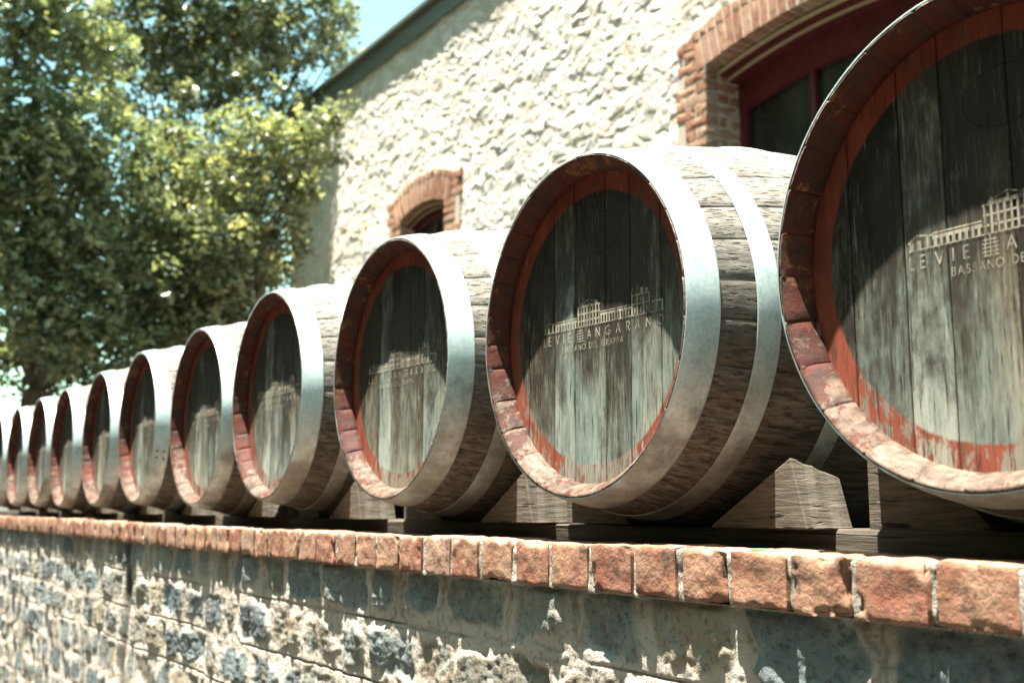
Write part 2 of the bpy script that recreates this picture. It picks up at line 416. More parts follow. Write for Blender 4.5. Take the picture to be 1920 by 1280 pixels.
# stonework heightfield
sv = [-1.6]
while sv[-1] < 15:
    z = max(.5, .85*abs(sv[-1])+.55); sv.append(sv[-1]+.0030*z)
sv = np.array(sv); nz = 250
zt = np.concatenate([np.linspace(-.1365, -.55, 120), np.linspace(-.55, -ZC, 81)[1:]])
S, Z = np.meshgrid(sv, zt, indexing='ij')
wS = S + .022*fbm(S*9, Z*9, oct=3, seed=3); wZ = Z + .004*fbm(S*2.5+30, Z*2, oct=2, seed=5)
rh = .138
row = np.floor((-wZ-.115)/rh); v = (-wZ-.115)/rh-row
cw = .225
u = wS/cw + h3(row, row*0, row*0, 4)*5
ci = np.floor(u)
def edge(i): return i + .62*(h3(i, row, row*0, 9)-.5)
ci = np.where(u < edge(ci), ci-1, ci); ci = np.where(u >= edge(ci+1), ci+1, ci)
e0, e1 = edge(ci), edge(ci+1)
du = np.minimum(u-e0, e1-u)*cw; dv = np.minimum(v, 1-v)*rh
rd = 1/np.sqrt(1/(du+1e-4)**2+1/(dv+1e-4)**2)*1.15 - .012*fbm(S*16, Z*16, oct=4, seed=8)
cellr = h3(ci, row, row*0, 21); cellq = h3(ci, row, row*0, 22)
st = sstep(.012, .030, rd-.010*cellq)
tilt = (h3(ci, row, row*0, 23)-.5)*.9*((u-(e0+e1)/2)*cw) + (h3(ci, row, row*0, 24)-.5)*.7*(v-.5)*rh
rock = .0040*fbm(S*11, Z*8, oct=6, seed=11, gain=.6) + .002*np.abs(fbm(S*55, Z*55, oct=3, seed=12))
peaks = .0065*fbm(S*9, Z*2.6, oct=3, seed=31) + .0035*fbm(S*24, Z*8, oct=3, seed=32)
hgt = .004 + peaks + st*(.0055*(cellq-.35) + tilt*.25 + rock) + (1-st)*.0012*fbm(S*35, Z*35, oct=4, seed=13) + .0012*fbm(S*80, Z*80, oct=2, seed=33)
line = .8*np.exp(-(np.minimum(v, 1-v)*rh/.0016)**2)*(1-st)*sstep(-.35, .0, fbm(S*2.2, Z*3, oct=2, seed=45))
hgt -= .004*line
# movement joint
jx = 4.78
jd = np.exp(-((S-jx-.02*fbm(Z*6, Z*0, oct=3, seed=2))/.052)**4)
hgt = hgt*(1-.6*jd) - .006*jd
top_dark = np.clip(sstep(-.14-.20*(.55+.45*fbm(S*5, Z*2, oct=4, seed=40)), -.10, Z)*(.55+.45*fbm(S*12, Z*3, oct=4, seed=41)), 0, 1)*1.35  # dark blotchy band below the coping, fading downwards
top_dark = np.clip(top_dark*np.where(S < 2.6, 1., .70), 0, 1)
crk = np.exp(-((rd-.004)/.0035)**2)*sstep(-.25, .25, fbm(S*7, Z*7, oct=3, seed=44))
crk = np.maximum(crk*.6*sstep(-.4, -.15, Z), line)
hgt -= .003*crk
crk = np.maximum(crk, 1.25*jd*(.6+.4*sstep(-.45, -.3, Z))*(.85+.3*fbm(S*14, Z*9, oct=3, seed=47)))
top_taper = sstep(-.150, -.138, Z)
hgt = hgt*(1-.5*top_taper)
BASEY = CY + .0265
V = np.stack([4-S, BASEY-hgt, ZC+Z], -1).reshape(-1, 3)
F = gridfaces(*S.shape)
mk('stonework', V, F, WALL, RW, True, {'stone': ('POINT', st.ravel()), 'tone': ('POINT', cellr.ravel()), 'top_dark': ('POINT', top_dark.ravel()), 'crack': ('POINT', crk.ravel())})
bk = MB(); bk.box((4-sv[-1], BASEY+.075, 0), (4+1.6, .113, CZ-.08)); bk.box((4-sv[-1], .0, CZ-.0765-.0), (4+1.6, .113, CZ-.077+.003))
bk.build('wall_core', MORT, RW)

# coping bricks: one header beside the other, edges knocked off
def rbox(dims, n, rad, seed, amp):
    """subdivided rounded box centred at origin"""
    hx, hy, hz = [d/2 for d in dims]; Vs = []; Fs = []; base = 0
    for ax in range(3):
        for sg in (-1, 1):
            a, b_ = [(1,2),(2,0),(0,1)][ax]
            na, nb = n[a], n[b_]
            A, B = np.meshgrid(np.linspace(-1,1,na), np.linspace(-1,1,nb), indexing='ij')
            P = np.zeros((na*nb, 3)); P[:, ax] = sg; P[:, a] = A.ravel(); P[:, b_] = B.ravel()
            P *= np.array([hx, hy, hz])
            f = gridfaces(na, nb)
            if sg > 0: f = f[:, ::-1]
            f = f[:, ::-1]
            Vs.append(P); Fs.append(f+base); base += na*nb
    P = np.concatenate(Vs); Fc = np.concatenate(Fs)
    H = np.array([hx, hy, hz])
    rr = rad*(1+.8*fbm(P[:,0]*30+seed*7.1, P[:,1]*30, P[:,2]*30, oct=2, seed=seed))[:, None]
    rr = np.clip(rr, rad*.25, rad*2.2)
    q = np.clip(P, -H+rr, H-rr); dlt = P-q; ln = np.linalg.norm(dlt, axis=1, keepdims=True)
    nrm = dlt/np.maximum(ln, 1e-9)
    face = P/np.maximum(H, 1e-9); 
    P2 = q+nrm*np.minimum(ln, rr)
    d = amp*fbm(P[:,0]*26+seed*3.7, P[:,1]*26, P[:,2]*26, oct=4, seed=seed+50)
    chip = np.clip(fbm(P[:,0]*22+seed*1.3, P[:,1]*22, P[:,2]*22+5, oct=3, seed=seed+90)-.30, 0, 1)*sstep(.62, .98, np.sort(np.abs(face), axis=1)[:, 1])
    P2 = P2 + nrm*d[:, None]*1. - nrm*(chip*.030)[:, None]
    return P2, Fc
Vb, Fb, Tb, base = [], [], [], 0
s = -1.4; k = 0
joints = []
while s < 14.6:
    wd = .103 + .012*(random.random()-.5)
    near = .4 < s < 3.2
    mid = -.2 < s < 6
    n = (26, 8, 18) if near else ((12, 5, 9) if mid else (6, 3, 5))
    P, Fq = rbox((wd, .115, .076), n, .0055, k+1, .0018)
    a = (random.random()-.5)*.03; ca, sa = math.cos(a), math.sin(a)
    P = P@np.array([[ca, 0, sa], [0, 1, 0], [-sa, 0, ca]]).T
    P += np.array([4-(s+wd/2), CY+.0575+(random.random()-.5)*.006, CZ-.038+(random.random()-.5)*.003 + .0025*math.sin(s*1.3)])
    Vb.append(P); Fb.append(Fq+base); Tb += [random.random()]*len(Fq); base += len(P)
    g = .008+.008*random.random()
    if 4.74 < s+wd < 4.86: g = .035
    else: joints.append((s+wd, g))
    s += wd+g; k += 1
cop = mk('coping', np.concatenate(Vb), np.concatenate(Fb), BRICK, RW, True, {'tone': ('FACE', Tb)})
Vb, Fb, base = [], [], 0
for i, (sj, g) in enumerate(joints):
    n = (6, 10, 22) if -.2 < sj < 4 else (3, 4, 6)
    P, Fq = rbox((g+.006, .106, .074), n, .003, i+400, .0035)
    P += np.array([4-(sj+g/2), CY+.0583, CZ-.0395])
    Vb.append(P); Fb.append(Fq+base); base += len(P)
mk('mortar_joint', np.concatenate(Vb), np.concatenate(Fb), MORT, cop, True)

# ------------------------------------------------------------------ timber sleepers and chocks
def plank(name, x0, x1, y0, y1, z0, z1, mat, seed):
    L = x1-x0; nx = int(L/.03)
    sec = [(y0, z0+.004), (y0, z1-.004), (y0+.004, z1), (y1-.004, z1), (y1, z1-.004), (y1, z0+.004), (y1-.004, z0), (y0+.004, z0)]
    X = np.linspace(x0, x1, nx); V = []
    for i, (yy, zz) in enumerate(sec):
        V.append(np.stack([X-x0-L/2, np.full(nx, yy-(y0+y1)/2)+.002*fbm(X*4+i, X*0+seed, oct=3, seed=seed), np.full(nx, zz-z0)+.0015*fbm(X*5+i*3, X*0, oct=3, seed=seed+4)], -1))
    V = np.stack(V, 1).reshape(-1, 3); m_ = len(sec); F = []
    for i in range(nx-1):
        for j in range(m_):
            F.append((i*m_+j, (i+1)*m_+j, (i+1)*m_+(j+1) % m_, i*m_+(j+1) % m_))
    F.append(tuple(range(m_))); F.append(tuple((nx-1)*m_+m_-1-j for j in range(m_)))
    return mk(name, V, F, mat, loc=((x0+x1)/2, (y0+y1)/2, z0))
SZ = ZC-.035
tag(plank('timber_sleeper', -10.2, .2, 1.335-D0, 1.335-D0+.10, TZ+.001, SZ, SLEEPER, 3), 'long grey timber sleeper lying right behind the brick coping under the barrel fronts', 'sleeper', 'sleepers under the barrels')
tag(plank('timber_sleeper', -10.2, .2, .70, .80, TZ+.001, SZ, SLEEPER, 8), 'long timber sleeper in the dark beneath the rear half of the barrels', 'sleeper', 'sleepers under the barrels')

def chock_mesh(name, poly_front, poly_back, y0, y1):
    """prism between two polygons (x,z), subdivided and roughened"""
    n = len(poly_front); K = 8
    V = []; F = []
    for j in range(K):
        t = j/(K-1)
        for a, b_ in zip(poly_front, poly_back):
            x = a[0]*(1-t)+b_[0]*t; z = a[1]*(1-t)+b_[1]*t
            V.append((x+.002*math.sin(j*2.1+x*40), y0*(1-t)+y1*t, z+(.0012*math.sin(j*3.3+x*50) if z > .01 else 0)))
    for j in range(K-1):
        for i in range(n):
            F.append((j*n+i, j*n+(i+1) % n, (j+1)*n+(i+1) % n, (j+1)*n+i))
    F.append(tuple(range(n-1, -1, -1))); F.append(tuple((K-1)*n+i for i in range(n)))
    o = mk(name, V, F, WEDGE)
    bv = o.modifiers.new('b', 'BEVEL'); bv.width = .0025; bv.segments = 2; bv.limit_method = 'ANGLE'; bv.angle_limit = R(30)
    return o
# local origin: below the barrel centre, on the sleeper. +x is towards the camera end of the row
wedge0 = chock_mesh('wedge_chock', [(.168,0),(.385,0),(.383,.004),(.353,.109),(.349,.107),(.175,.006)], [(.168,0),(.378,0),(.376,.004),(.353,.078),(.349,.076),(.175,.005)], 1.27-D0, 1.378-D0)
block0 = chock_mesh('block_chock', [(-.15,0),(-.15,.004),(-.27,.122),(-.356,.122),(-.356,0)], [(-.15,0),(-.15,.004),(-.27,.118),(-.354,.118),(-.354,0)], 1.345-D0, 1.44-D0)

# ------------------------------------------------------------------ barrel
BL = .95
def Rw(y): return .2965+.066*(1-((y-BL/2)/(BL/2))**2)
def lathe(prof, angs, dr=None):
    """prof [(r,y)], angs; returns V,F closed around"""
    A = len(angs); P = len(prof)
    V = np.zeros((A, P, 3))
    for j, (r, y) in enumerate(prof):
        rr = r + (dr[:, j] if dr is not None else 0)
        V[:, j, 0] = rr*np.cos(angs); V[:, j, 1] = y; V[:, j, 2] = rr*np.sin(angs)
    i = np.arange(A)[:, None]; j = np.arange(P-1)[None, :]
    a = i*P+j; b_ = ((i+1) % A)*P+j
    F = np.stack([a+0*b_, a+1+0*b_, b_+1, b_], -1).reshape(-1, 4)
    return V.reshape(-1, 3), F

def make_barrel():
    root = empty('wine_barrel', (0, 0, 0))
    # staves
    NS = 27; ws = rng.uniform(.75, 1.3, NS); ws = ws/ws.sum()*2*math.pi; st0 = np.cumsum(ws)-ws
    frac = [0, .018, .05, .25, .5, .75, .95, .982]
    angs = np.concatenate([st0[i]+ws[i]*np.array(frac) for i in range(NS)])
    gro = np.tile(np.array([1, .35, 0, 0, 0, 0, 0, .35]), NS)
    flat = np.tile(np.array([0, 0, .0, .4, .8, .4, .0, 0]), NS)
    ys = list(np.linspace(.006, .10, 6)[1:]) + list(np.linspace(.14, BL-.14, 17)) + list(np.linspace(BL-.10, BL-.004, 5)[:-1])
    prof = [(.270, .060), (.2772, .056), (.2772, .0460), (.2732, .0425), (.2755, .034), (.2805, .020), (.2872, .009), (.2925, .0035), (.2945, .0022), (.2964, .0028), (.2970, .006)]
    nfront = len(prof)
    mi = [2, 1, 1, 1, 1, 1, 1, 1, 2, 2]
    prof += [(Rw(y), y) for y in ys]; mi += [0]*len(ys)
    prof += [(.2958, BL-.004), (.2925, BL), (.284, BL), (.272, BL-.04), (.268, BL-.06)]; mi += [0, 2, 2, 1, 1]
    mi = mi[:len(prof)-1]
    dr = np.zeros((len(angs), len(prof)))
    off = np.repeat(rng.uniform(-.0008, .0008, NS), len(frac))
    for j, (r, y) in enumerate(prof):
        inner = (1 <= j <= 6) or j >= len(prof)-2
        dr[:, j] = (gro*.0022 if inner else -gro*.0030) + off - (0 if inner else flat*0) + (0 if j in (0, len(prof)-1) else 0)
    # end grain: uneven stave lengths
    V, F = lathe(prof, angs, dr)
    Vr = V.reshape(len(angs), len(prof), 3)
    lens = np.repeat(rng.uniform(-.0004, .0004, NS), len(frac))
    fr = np.array([0,0,0,.1,.4,.7,1,1,1,1,.7,.3]+[0]*(len(prof)-12))
    Vr[:, :, 1] += lens[:, None]*fr[None, :] + (gro*.0015)[:, None]*fr[None, :] + 0.0003*rng.standard_normal((len(angs), 1))*fr[None, :]
    V = Vr.reshape(-1, 3)
    stone = np.repeat(rng.uniform(0, 1, NS), len(frac))
    tone = np.repeat(stone[:, None], len(prof)-1, 1).ravel()
    MI = np.tile(np.array(mi), (len(angs), 1)).ravel()
    mk('staves', V, F, [STAVE, CHIME, ENDG], root, False, {'tone': ('FACE', tone)}, MI)
    # heads: planks across
    def head(name, y, par, out):
        rr = .2785; W = [.072, .085, .064, .092, .07, .08, .09]
        W = np.array(W)/sum(W)*2*rr; x = -rr; V = []; F = []; T = []
        for wq in W:
            x0, x1 = x+.0009, x+wq-.0009; x += wq
            cols = np.array([x0, x0+.0012] + list(np.linspace(x0+.006, x1-.006, 5)) + [x1-.0012, x1])
            dep = np.array([.0016, 0] + [0]*5 + [0, .0016])
            b0 = len(V); t = random.random()
            for c_, dp in zip(cols, dep):
                hh = math.sqrt(max(rr*rr-c_*c_, 1e-6))
                for q in np.linspace(-1, 1, 13): V.append((c_, y+dp*out, hh*q))
            for i in range(8):
                for j in range(12):
                    a = b0+i*13+j; F.append((a, a+13, a+14, a+1) if out > 0 else (a, a+1, a+14, a+13)); T.append(t)
            # shadow gap back
        b0 = len(V); V += [(-rr, y+.004*out, -.02), (rr, y+.004*out, -.02), (rr, y+.004*out, .02), (-rr, y+.004*out, .02)]
        n0 = len(V)
        for q in range(48):
            V.append((rr*math.cos(q*math.pi/24), y+.003*out, rr*math.sin(q*math.pi/24)))
        F.append(tuple(n0+q for q in range(48))); T.append(0)
        return mk(name, V, F, HEAD, par, False, {'tone': ('FACE', T)})
    hd = head('head', .0445, root, 1)
    head('head', BL-.0445, root, -1)
    # hoops
    def hoop(y0, y1, sag=0):
        A = 128; ang = np.arange(A)*2*math.pi/A
        r0, r1 = Rw(y0)+.0006, Rw(y1)+.0006; t = .0022
        pr = [(r0, y0), (r0+t*.8, y0-.0002), (r0+t, y0+.0006)] + [((Rw(y0+(y1-y0)*q)+.0006+t + .0007*math.sin(q*math.pi)), y0+(y1-y0)*q) for q in (.06,.25,.5,.75,.94)] + [(r1+t, y1-.0006), (r1+t*.8, y1+.0002), (r1, y1)]
        dr = np.tile((.0007*np.sin(ang*3+y0*40)+.0004*np.sin(ang*7+y0*90))[:, None], (1, len(pr)))
        V, F = lathe(pr, ang, np.maximum(dr, -.0004))
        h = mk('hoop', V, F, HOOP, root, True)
        # overlap lap plate + rivets
        la = 0.0
        for k_, aa in enumerate((-.045, .045)):
            for yy in ((y0+y1)/2-(y1-y0)*.22, (y0+y1)/2+(y1-y0)*.22):
                r = Rw(yy)+.0032; V = []; F = []
                c_ = np.array([r*math.cos(aa), yy, r*math.sin(aa)]); n_ = np.array([math.cos(aa), 0, math.sin(aa)]); tg = np.array([-math.sin(aa), 0, math.cos(aa)]); yv = np.array([0, 1., 0])
                for (rad_, hh) in ((.0052, 0), (.0045, .0014), (.0025, .0024)):
                    for q in range(10):
                        ph = q*math.pi/5; V.append(c_+n_*hh+tg*rad_*math.cos(ph)+yv*rad_*math.sin(ph))
                for lv in range(2):
                    for q in range(10): F.append((lv*10+q, lv*10+(q+1) % 10, lv*10+10+(q+1) % 10, lv*10+10+q))
                F.append(tuple(20+q for q in range(10)))
                mk('rivet', V, F, RIVET, h, True)
        return h
    hoop(.0024, .058); hoop(.122, .163); hoop(.285, .322)
    hoop(BL-.322, BL-.285); hoop(BL-.163, BL-.122); hoop(BL-.058, BL-.0006)
    # stencil on the head: a long villa and two lines of lettering
    yp = .0445-.0007
    pb = MB()
    def rect(b_, x0, z0, x1, z1): b_.add([(x0,yp,z0),(x1,yp,z0),(x1,yp,z1),(x0,yp,z1)], [(0,1,2,3)])
    def stroke(b_, pts, t):
        for (ax, az), (bx, bz) in zip(pts[:-1], pts[1:]):
            dx, dz = bx-ax, bz-az; L = math.hypot(dx, dz) or 1e-6; ux, uz = dx/L, dz/L; px, pz = -uz*t/2, ux*t/2; e = t*.35
            ax_, az_, bx_, bz_ = ax-ux*e, az-uz*e, bx+ux*e, bz+uz*e
            b_.add([(ax_-px,yp,az_-pz),(bx_-px,yp,bz_-pz),(bx_+px,yp,bz_+pz),(ax_+px,yp,az_+pz)], [(0,1,2,3)])
    def arc(cx, cz, rx, rz, a0, a1, n=14): return [(cx+rx*math.cos(R(a0+(a1-a0)*i/n)), cz+rz*math.sin(R(a0+(a1-a0)*i/n))) for i in range(n+1)]
    G = {'L': ([[(0,1),(0,0),(.42,0)]], .5), 'E': ([[(.46,1),(0,1),(0,0),(.46,0)], [(0,.52),(.4,.52)]], .5),
         'V': ([[(0,1),(.36,0),(.72,1)]], .72), 'I': ([[(0,0),(0,1)]], .02),
         'A': ([[(0,0),(.38,1),(.76,0)], [(.13,.33),(.63,.33)]], .76), 'N': ([[(0,0),(0,1),(.68,0),(.68,1)]], .68),
         'G': ([arc(.5,.5,.5,.5,45,350,20)+[(.52,.46)]], 1.), 'O': ([arc(.5,.5,.5,.5,0,360,24)], 1.),
         'R': ([[(0,0),(0,1),(.25,1)]+arc(.25,.75,.24,.25,90,-90)+[(0,.5)], [(.22,.5),(.52,0)]], .52),
         'B': ([[(0,0),(0,1),(.22,1)]+arc(.22,.77,.2,.23,90,-90)+[(0,.54)], [(.22,.54)]+arc(.24,.27,.26,.27,90,-90)+[(0,0)]], .5),
         'S': ([arc(.24,.75,.2,.25,40,250,10)+arc(.24,.25,.23,.26,80,-140,12)], .48),
         'D': ([[(0,0),(0,1),(.2,1)]+arc(.2,.5,.48,.5,90,-90)+[(0,0)]], .68), 'P': ([[(0,0),(0,1),(.25,1)]+arc(.25,.73,.24,.27,90,-90)+[(0,.46)]], .5), ' ': ([], .4)}
    TX0, TW = -.180, .360
    H1, Z1 = .0150, -.0185
    for ch, t in zip('LEVIEANGARANO', (.0, .045, .108, .178, .220, .382, .455, .533, .617, .698, .765, .845, .925)):
        for pl in G[ch][0]: stroke(pb, [(TX0+t*TW+x*H1, Z1+z*H1) for x, z in pl], .0019)
    ix = TX0+.292*TW; iz = Z1-.003
    for q in (0, .0048, .0096, .0144): stroke(pb, [(ix, iz+q), (ix+.021, iz+q)], .0014)
    stroke(pb, [(ix+.002, iz+.019), (ix+.019, iz+.019)], .0014)
    for q in (.0035, .0105, .0175): stroke(pb, [(ix+q, iz), (ix+q, iz+.0145)], .0012)
    stroke(pb, [(ix+.0105, iz+.0145), (ix+.0105, iz+.024)], .0013); stroke(pb, [(ix+.0045, iz+.0145), (ix+.0045, iz+.022)], .0012); stroke(pb, [(ix+.0165, iz+.0145), (ix+.0165, iz+.022)], .0012)
    H2, Z2 = .0098, -.0365; x = TX0+.17*TW
    for ch in 'BASSANO DEL GRAPPA':
        for pl in G[ch][0]: stroke(pb, [(x+u_*H2, Z2+z*H2) for u_, z in pl], .0013)
        x += (G[ch][1]+.42)*H2
    pb.build('lettering', PAINT, hd)
    vb = MB(); zb = .0035
    X = lambda t: TX0+t*TW
    rr_ = lambda a, z0, b_, z1: rect(vb, X(a), zb+z0, X(b_), zb+z1)
    rr_(0, 0, .97, .0014)                                                  # ground line
    # left gabled farm wing
    stroke(vb, [(X(.0), zb+.011), (X(.035), zb+.019), (X(.10), zb+.0155)], .002); rr_(.005, .001, .02, .011); rr_(.035, .001, .05, .012); rr_(.075, .001, .085, .015)
    # low arcaded wing
    rr_(.10, .010, .295, .0145); rr_(.10, .0165, .295, .0185)
    for i in range(8): rr_(.105+i*.0245, .001, .117+i*.0245, .0105)
    # main block, three storeys of windows between pilasters
    for lv, z in enumerate((.0, .0125, .0245)):
        rr_(.30, z+.0095, .49, z+.012)
        for i in range(8): rr_(.303+i*.0245, z, .312+i*.0245, z+.010)
    rr_(.32, .0365, .47, .039); stroke(vb, [(X(.32), zb+.0385), (X(.395), zb+.047), (X(.47), zb+.0385)], .0018)
    for t in (.335, .395, .455): rr_(t-.004, .039, t+.004, .044)
    # right arcaded wing
    rr_(.49, .0135, .73, .0175); rr_(.49, .0195, .73, .021)
    for i in range(11): rr_(.495+i*.0215, .001, .504+i*.0215, .0140)
    # church and belfry
    rr_(.735, .0, .745, .035); rr_(.775, .0, .785, .035); rr_(.82, .0, .832, .03); rr_(.735, .033, .87, .036); rr_(.86, .0, .872, .034); rr_(.735, .018, .87, .0205)
    stroke(vb, [(X(.735), zb+.036), (X(.745), zb+.047)], .0018); stroke(vb, [(X(.775), zb+.036), (X(.785), zb+.050)], .0018); rr_(.80, .036, .83, .046); rr_(.845, .036, .86, .043)
    for t in (.755, .80, .845): rr_(t, .004, t+.012, .014); rr_(t, .023, t+.01, .030)
    rr_(.89, .016, .965, .019); rr_(.955, .001, .968, .018); rr_(.915, .001, .922, .016)
    vb.build('villa_drawing', PAINT, hd)
    cb = MB(); yp -= 0
    stroke(cb, arc(.03, .165, .052, .036, 0, 360, 48), .0016)
    cb.build('stamp', DARKP, hd)
    # bung on top of the belly
    a = math.pi/2; r = Rw(BL/2); V = []; F = []
    for (rad_, hh) in ((.026, -.002), (.025, .008), (.02, .012)):
        for q in range(20): V.append((rad_*math.cos(q*math.pi/10), BL/2+rad_*math.sin(q*math.pi/10), r+hh))
    for lv in range(2):
        for q in range(20): F.append((lv*20+q, lv*20+(q+1) % 20, lv*20+20+(q+1) % 20, lv*20+20+q))
    F.append(tuple(40+q for q in range(20)))
    mk('bung', V, F, ENDG, root)
    return root

proto = make_barrel()
SP = [.829, 1.623, 2.3815, 3.1986, 3.9006, 4.7149, 5.4638, 6.2859, 7.0309, 7.8376, 8.64]
CZs = [.311, .3113, .3134, .3182, .302, .3144, .3054, .3002, .309, .3131, .309]
BLAB = ['nearest wine barrel, cut off by the right edge of the frame, its stencil large',
        'second wine barrel from the right, in sharp focus with a cream villa stencil',
        'third wine barrel from the right, standing below the small arched window',
        'fourth wine barrel from the right, its top where stone wall meets tree',
        'fifth wine barrel from the right, under the green tree',
        'sixth wine barrel from the right, just past the dark joint in the wall',
        'seventh wine barrel from the right, counted along the row',
        'eighth wine barrel from the right and fourth from the left end of the row',
        'ninth wine barrel from the right and third from the left end of the row',
        'small far wine barrel, second from the left end of the row',
        'farthest wine barrel, only its right part showing at the left edge']
ORD = ['nearest', 'second', 'third', 'fourth', 'fifth', 'sixth', 'seventh', 'eighth', 'ninth', 'tenth', 'farthest']
for i, (sx, cz) in enumerate(zip(SP, CZs)):
    o = proto if i == 0 else copy_tree(proto)
    o.location = (-sx, 0, ZC+cz)
    tag(o, BLAB[i], 'barrel', 'wine barrels in a row on the wall')
    if i: o.rotation_euler = (0, 0, R(random.uniform(-.6, .6)))
    for ch in o.children:
        nm = ch.name.split('.')[0]
        if nm == 'staves': ch.rotation_euler = (0, random.uniform(0, 6.28), 0)
        if nm == 'hoop': ch.rotation_euler = (0, (random.uniform(2.2, 4.0) if i < 4 or random.random() < .5 else random.uniform(-.1, .6)), 0)
        if nm == 'head': ch.rotation_euler = (0, R(random.uniform(-.8, .8)), 0)
        if nm == 'head':
            for q in ch.children: q.location.x = {0: .068, 1: .026}.get(i, 0.) if 'stamp' not in q.name else 0.
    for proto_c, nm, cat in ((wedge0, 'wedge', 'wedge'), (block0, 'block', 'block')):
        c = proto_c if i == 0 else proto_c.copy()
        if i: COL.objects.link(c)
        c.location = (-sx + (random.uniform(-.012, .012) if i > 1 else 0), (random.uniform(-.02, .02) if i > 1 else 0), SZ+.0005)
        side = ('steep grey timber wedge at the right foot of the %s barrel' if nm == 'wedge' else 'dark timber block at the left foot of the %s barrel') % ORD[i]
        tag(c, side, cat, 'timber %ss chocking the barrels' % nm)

# ------------------------------------------------------------------ winery building
FY = 5.4-D0
BD = tag(empty('stone_building', (-9, FY, TZ)), 'long white rubble stone building with brick arched windows and a grey gutter', 'building')
ox, oy, oz = -9, FY, TZ
WINS = [dict(c=10.61, hw=.51, spring=3.10, rise=.085, sill=.75, sd=5, ext=.08, mull=[10.61]), dict(c=5.08, hw=1.0, spring=3.175, rise=.10, sill=-.05, sd=9, ext=.045, mull=[5.36, 4.70])]
RINGH = .31
def arch_z(wn, s, extra=0):
    hw, ri = wn['hw'], wn['rise']; rad = (hw*hw+ri*ri)/(2*ri)
    return wn['spring']+ri-rad + np.sqrt(np.maximum((rad+extra)**2-(s-wn['c'])**2, 0))
sv = np.concatenate([np.linspace(-4, 3.9, 260), np.arange(3.93, 14.57, .0135)]); zv = np.concatenate([np.linspace(TZ-ZC-.02, .9, 50), np.arange(.92, 5.25, .0125)])
S, Z = np.meshgrid(sv, zv, indexing='ij')
def voro(x, y, seed):
    xi, yi = np.floor(x), np.floor(y); d1 = np.full(x.shape, 9.); d2 = d1.copy(); cx = xi*0; cy = xi*0; ox_ = xi*0.; oy_ = xi*0.
    for a in (-1, 0, 1):
        for b_ in (-1, 0, 1):
            px = xi+a+.5+.85*(h3(xi+a, yi+b_, xi*0, seed)-.5); py = yi+b_+.5+.85*(h3(xi+a, yi+b_, xi*0, seed+1)-.5)
            d = np.hypot(x-px, y-py); n = d < d1
            d2 = np.where(n, d1, np.minimum(d2, d)); cx = np.where(n, xi+a, cx); cy = np.where(n, yi+b_, cy)
            ox_ = np.where(n, x-px, ox_); oy_ = np.where(n, y-py, oy_); d1 = np.where(n, d, d1)
    return d1, d2, cx, cy, ox_, oy_
wx = S/.21+.55*fbm(S*5, Z*5, oct=4, seed=60); wz = Z/.115+.5*fbm(S*5+9, Z*5, oct=3, seed=61)
d1, d2, cx, cy, ux, uy = voro(wx, wz, 70)
ca = h3(cx, cy, cx*0, 77); cb = h3(cx, cy, cx*0, 78); cc_ = h3(cx, cy, cx*0, 79)
st = sstep(.02, .30, d2-d1+.06*fbm(S*12, Z*12, oct=3, seed=66))
hg = st*(.002+.006*ca*ca + .009*(cb-.5)*ux + .006*(cc_-.5)*uy) + .0036*fbm(S*10, Z*10, oct=5, seed=80, gain=.6)
hg += .008*fbm(S*3.1, Z*3.1, oct=3, seed=84) + .0016*fbm(S*36, Z*36, oct=2, seed=85)
mask = np.zeros(S.shape, bool); hole = np.zeros(S.shape, bool)
for wn in WINS:
    ds = np.abs(S-wn['c'])
    mask |= (ds < wn['hw']+.33) & (Z > wn['spring']-.1) & (Z < wn['spring']+.2)
    hole |= (ds < wn['hw']+.03) & (Z > wn['sill']) & (Z < arch_z(wn, S)+.04)
    mask |= (ds < wn['hw']+.20) & (Z > wn['sill']) & (Z < arch_z(wn, S, RINGH)-.01)
    mask |= (ds < wn['hw']+.30) & (Z > wn['spring']-.3) & (Z < arch_z(wn, S, RINGH)-.03)
hg = np.where(mask, -.015, hg)
V = np.stack([-S-ox, -hg, ZC+Z-oz], -1).reshape(-1, 3); F = gridfaces(*S.shape)
keep = ~hole.ravel()[F].any(1)
wallo = mk('wall', V, F[keep], FACADE, BD, True, {'stone': ('POINT', st.ravel()), 'tone': ('POINT', h3(cx, cy, cx*0, 90).ravel())})
bx = MB()
bx.box((-14.55-ox, .045, 0), (-14.50-ox, 8, ZC+5.3-oz)); bx.box((4-ox, .045, 0), (4.05-ox, 8, ZC+5.3-oz)); bx.box((-14.5-ox, 7.9, 0), (4-ox, 8, ZC+5.3-oz))
bs = bx.build('side_wall', FACADE, BD)
# gutter / fascia and roof
g = MB(); g.box((-14.7-ox, -.040, ZC+5.095-oz), (4.2-ox, .048, ZC+5.33-oz)); g.box((-14.75-ox, -.100, ZC+5.333-oz), (4.25-ox, .05, ZC+5.375-oz)); 
g.build('gutter', GUTTER, BD)
rv = MB(); N = 240; V = []; F = []
for i in range(N+1):
    x = -14.75+19*i/N; dz = .02*math.sin(i*1.4)
    V += [(x-ox, -.03, ZC+5.378+.02+dz-oz), (x-ox, 4.0, ZC+7.1+dz-oz), (x-ox, 8.1, ZC+5.40+dz-oz)]
for i in range(N): F += [(3*i, 3*i+3, 3*i+4, 3*i+1), (3*i+1, 3*i+4, 3*i+5, 3*i+2)]
mk('roof', V, F, ROOF, BD)

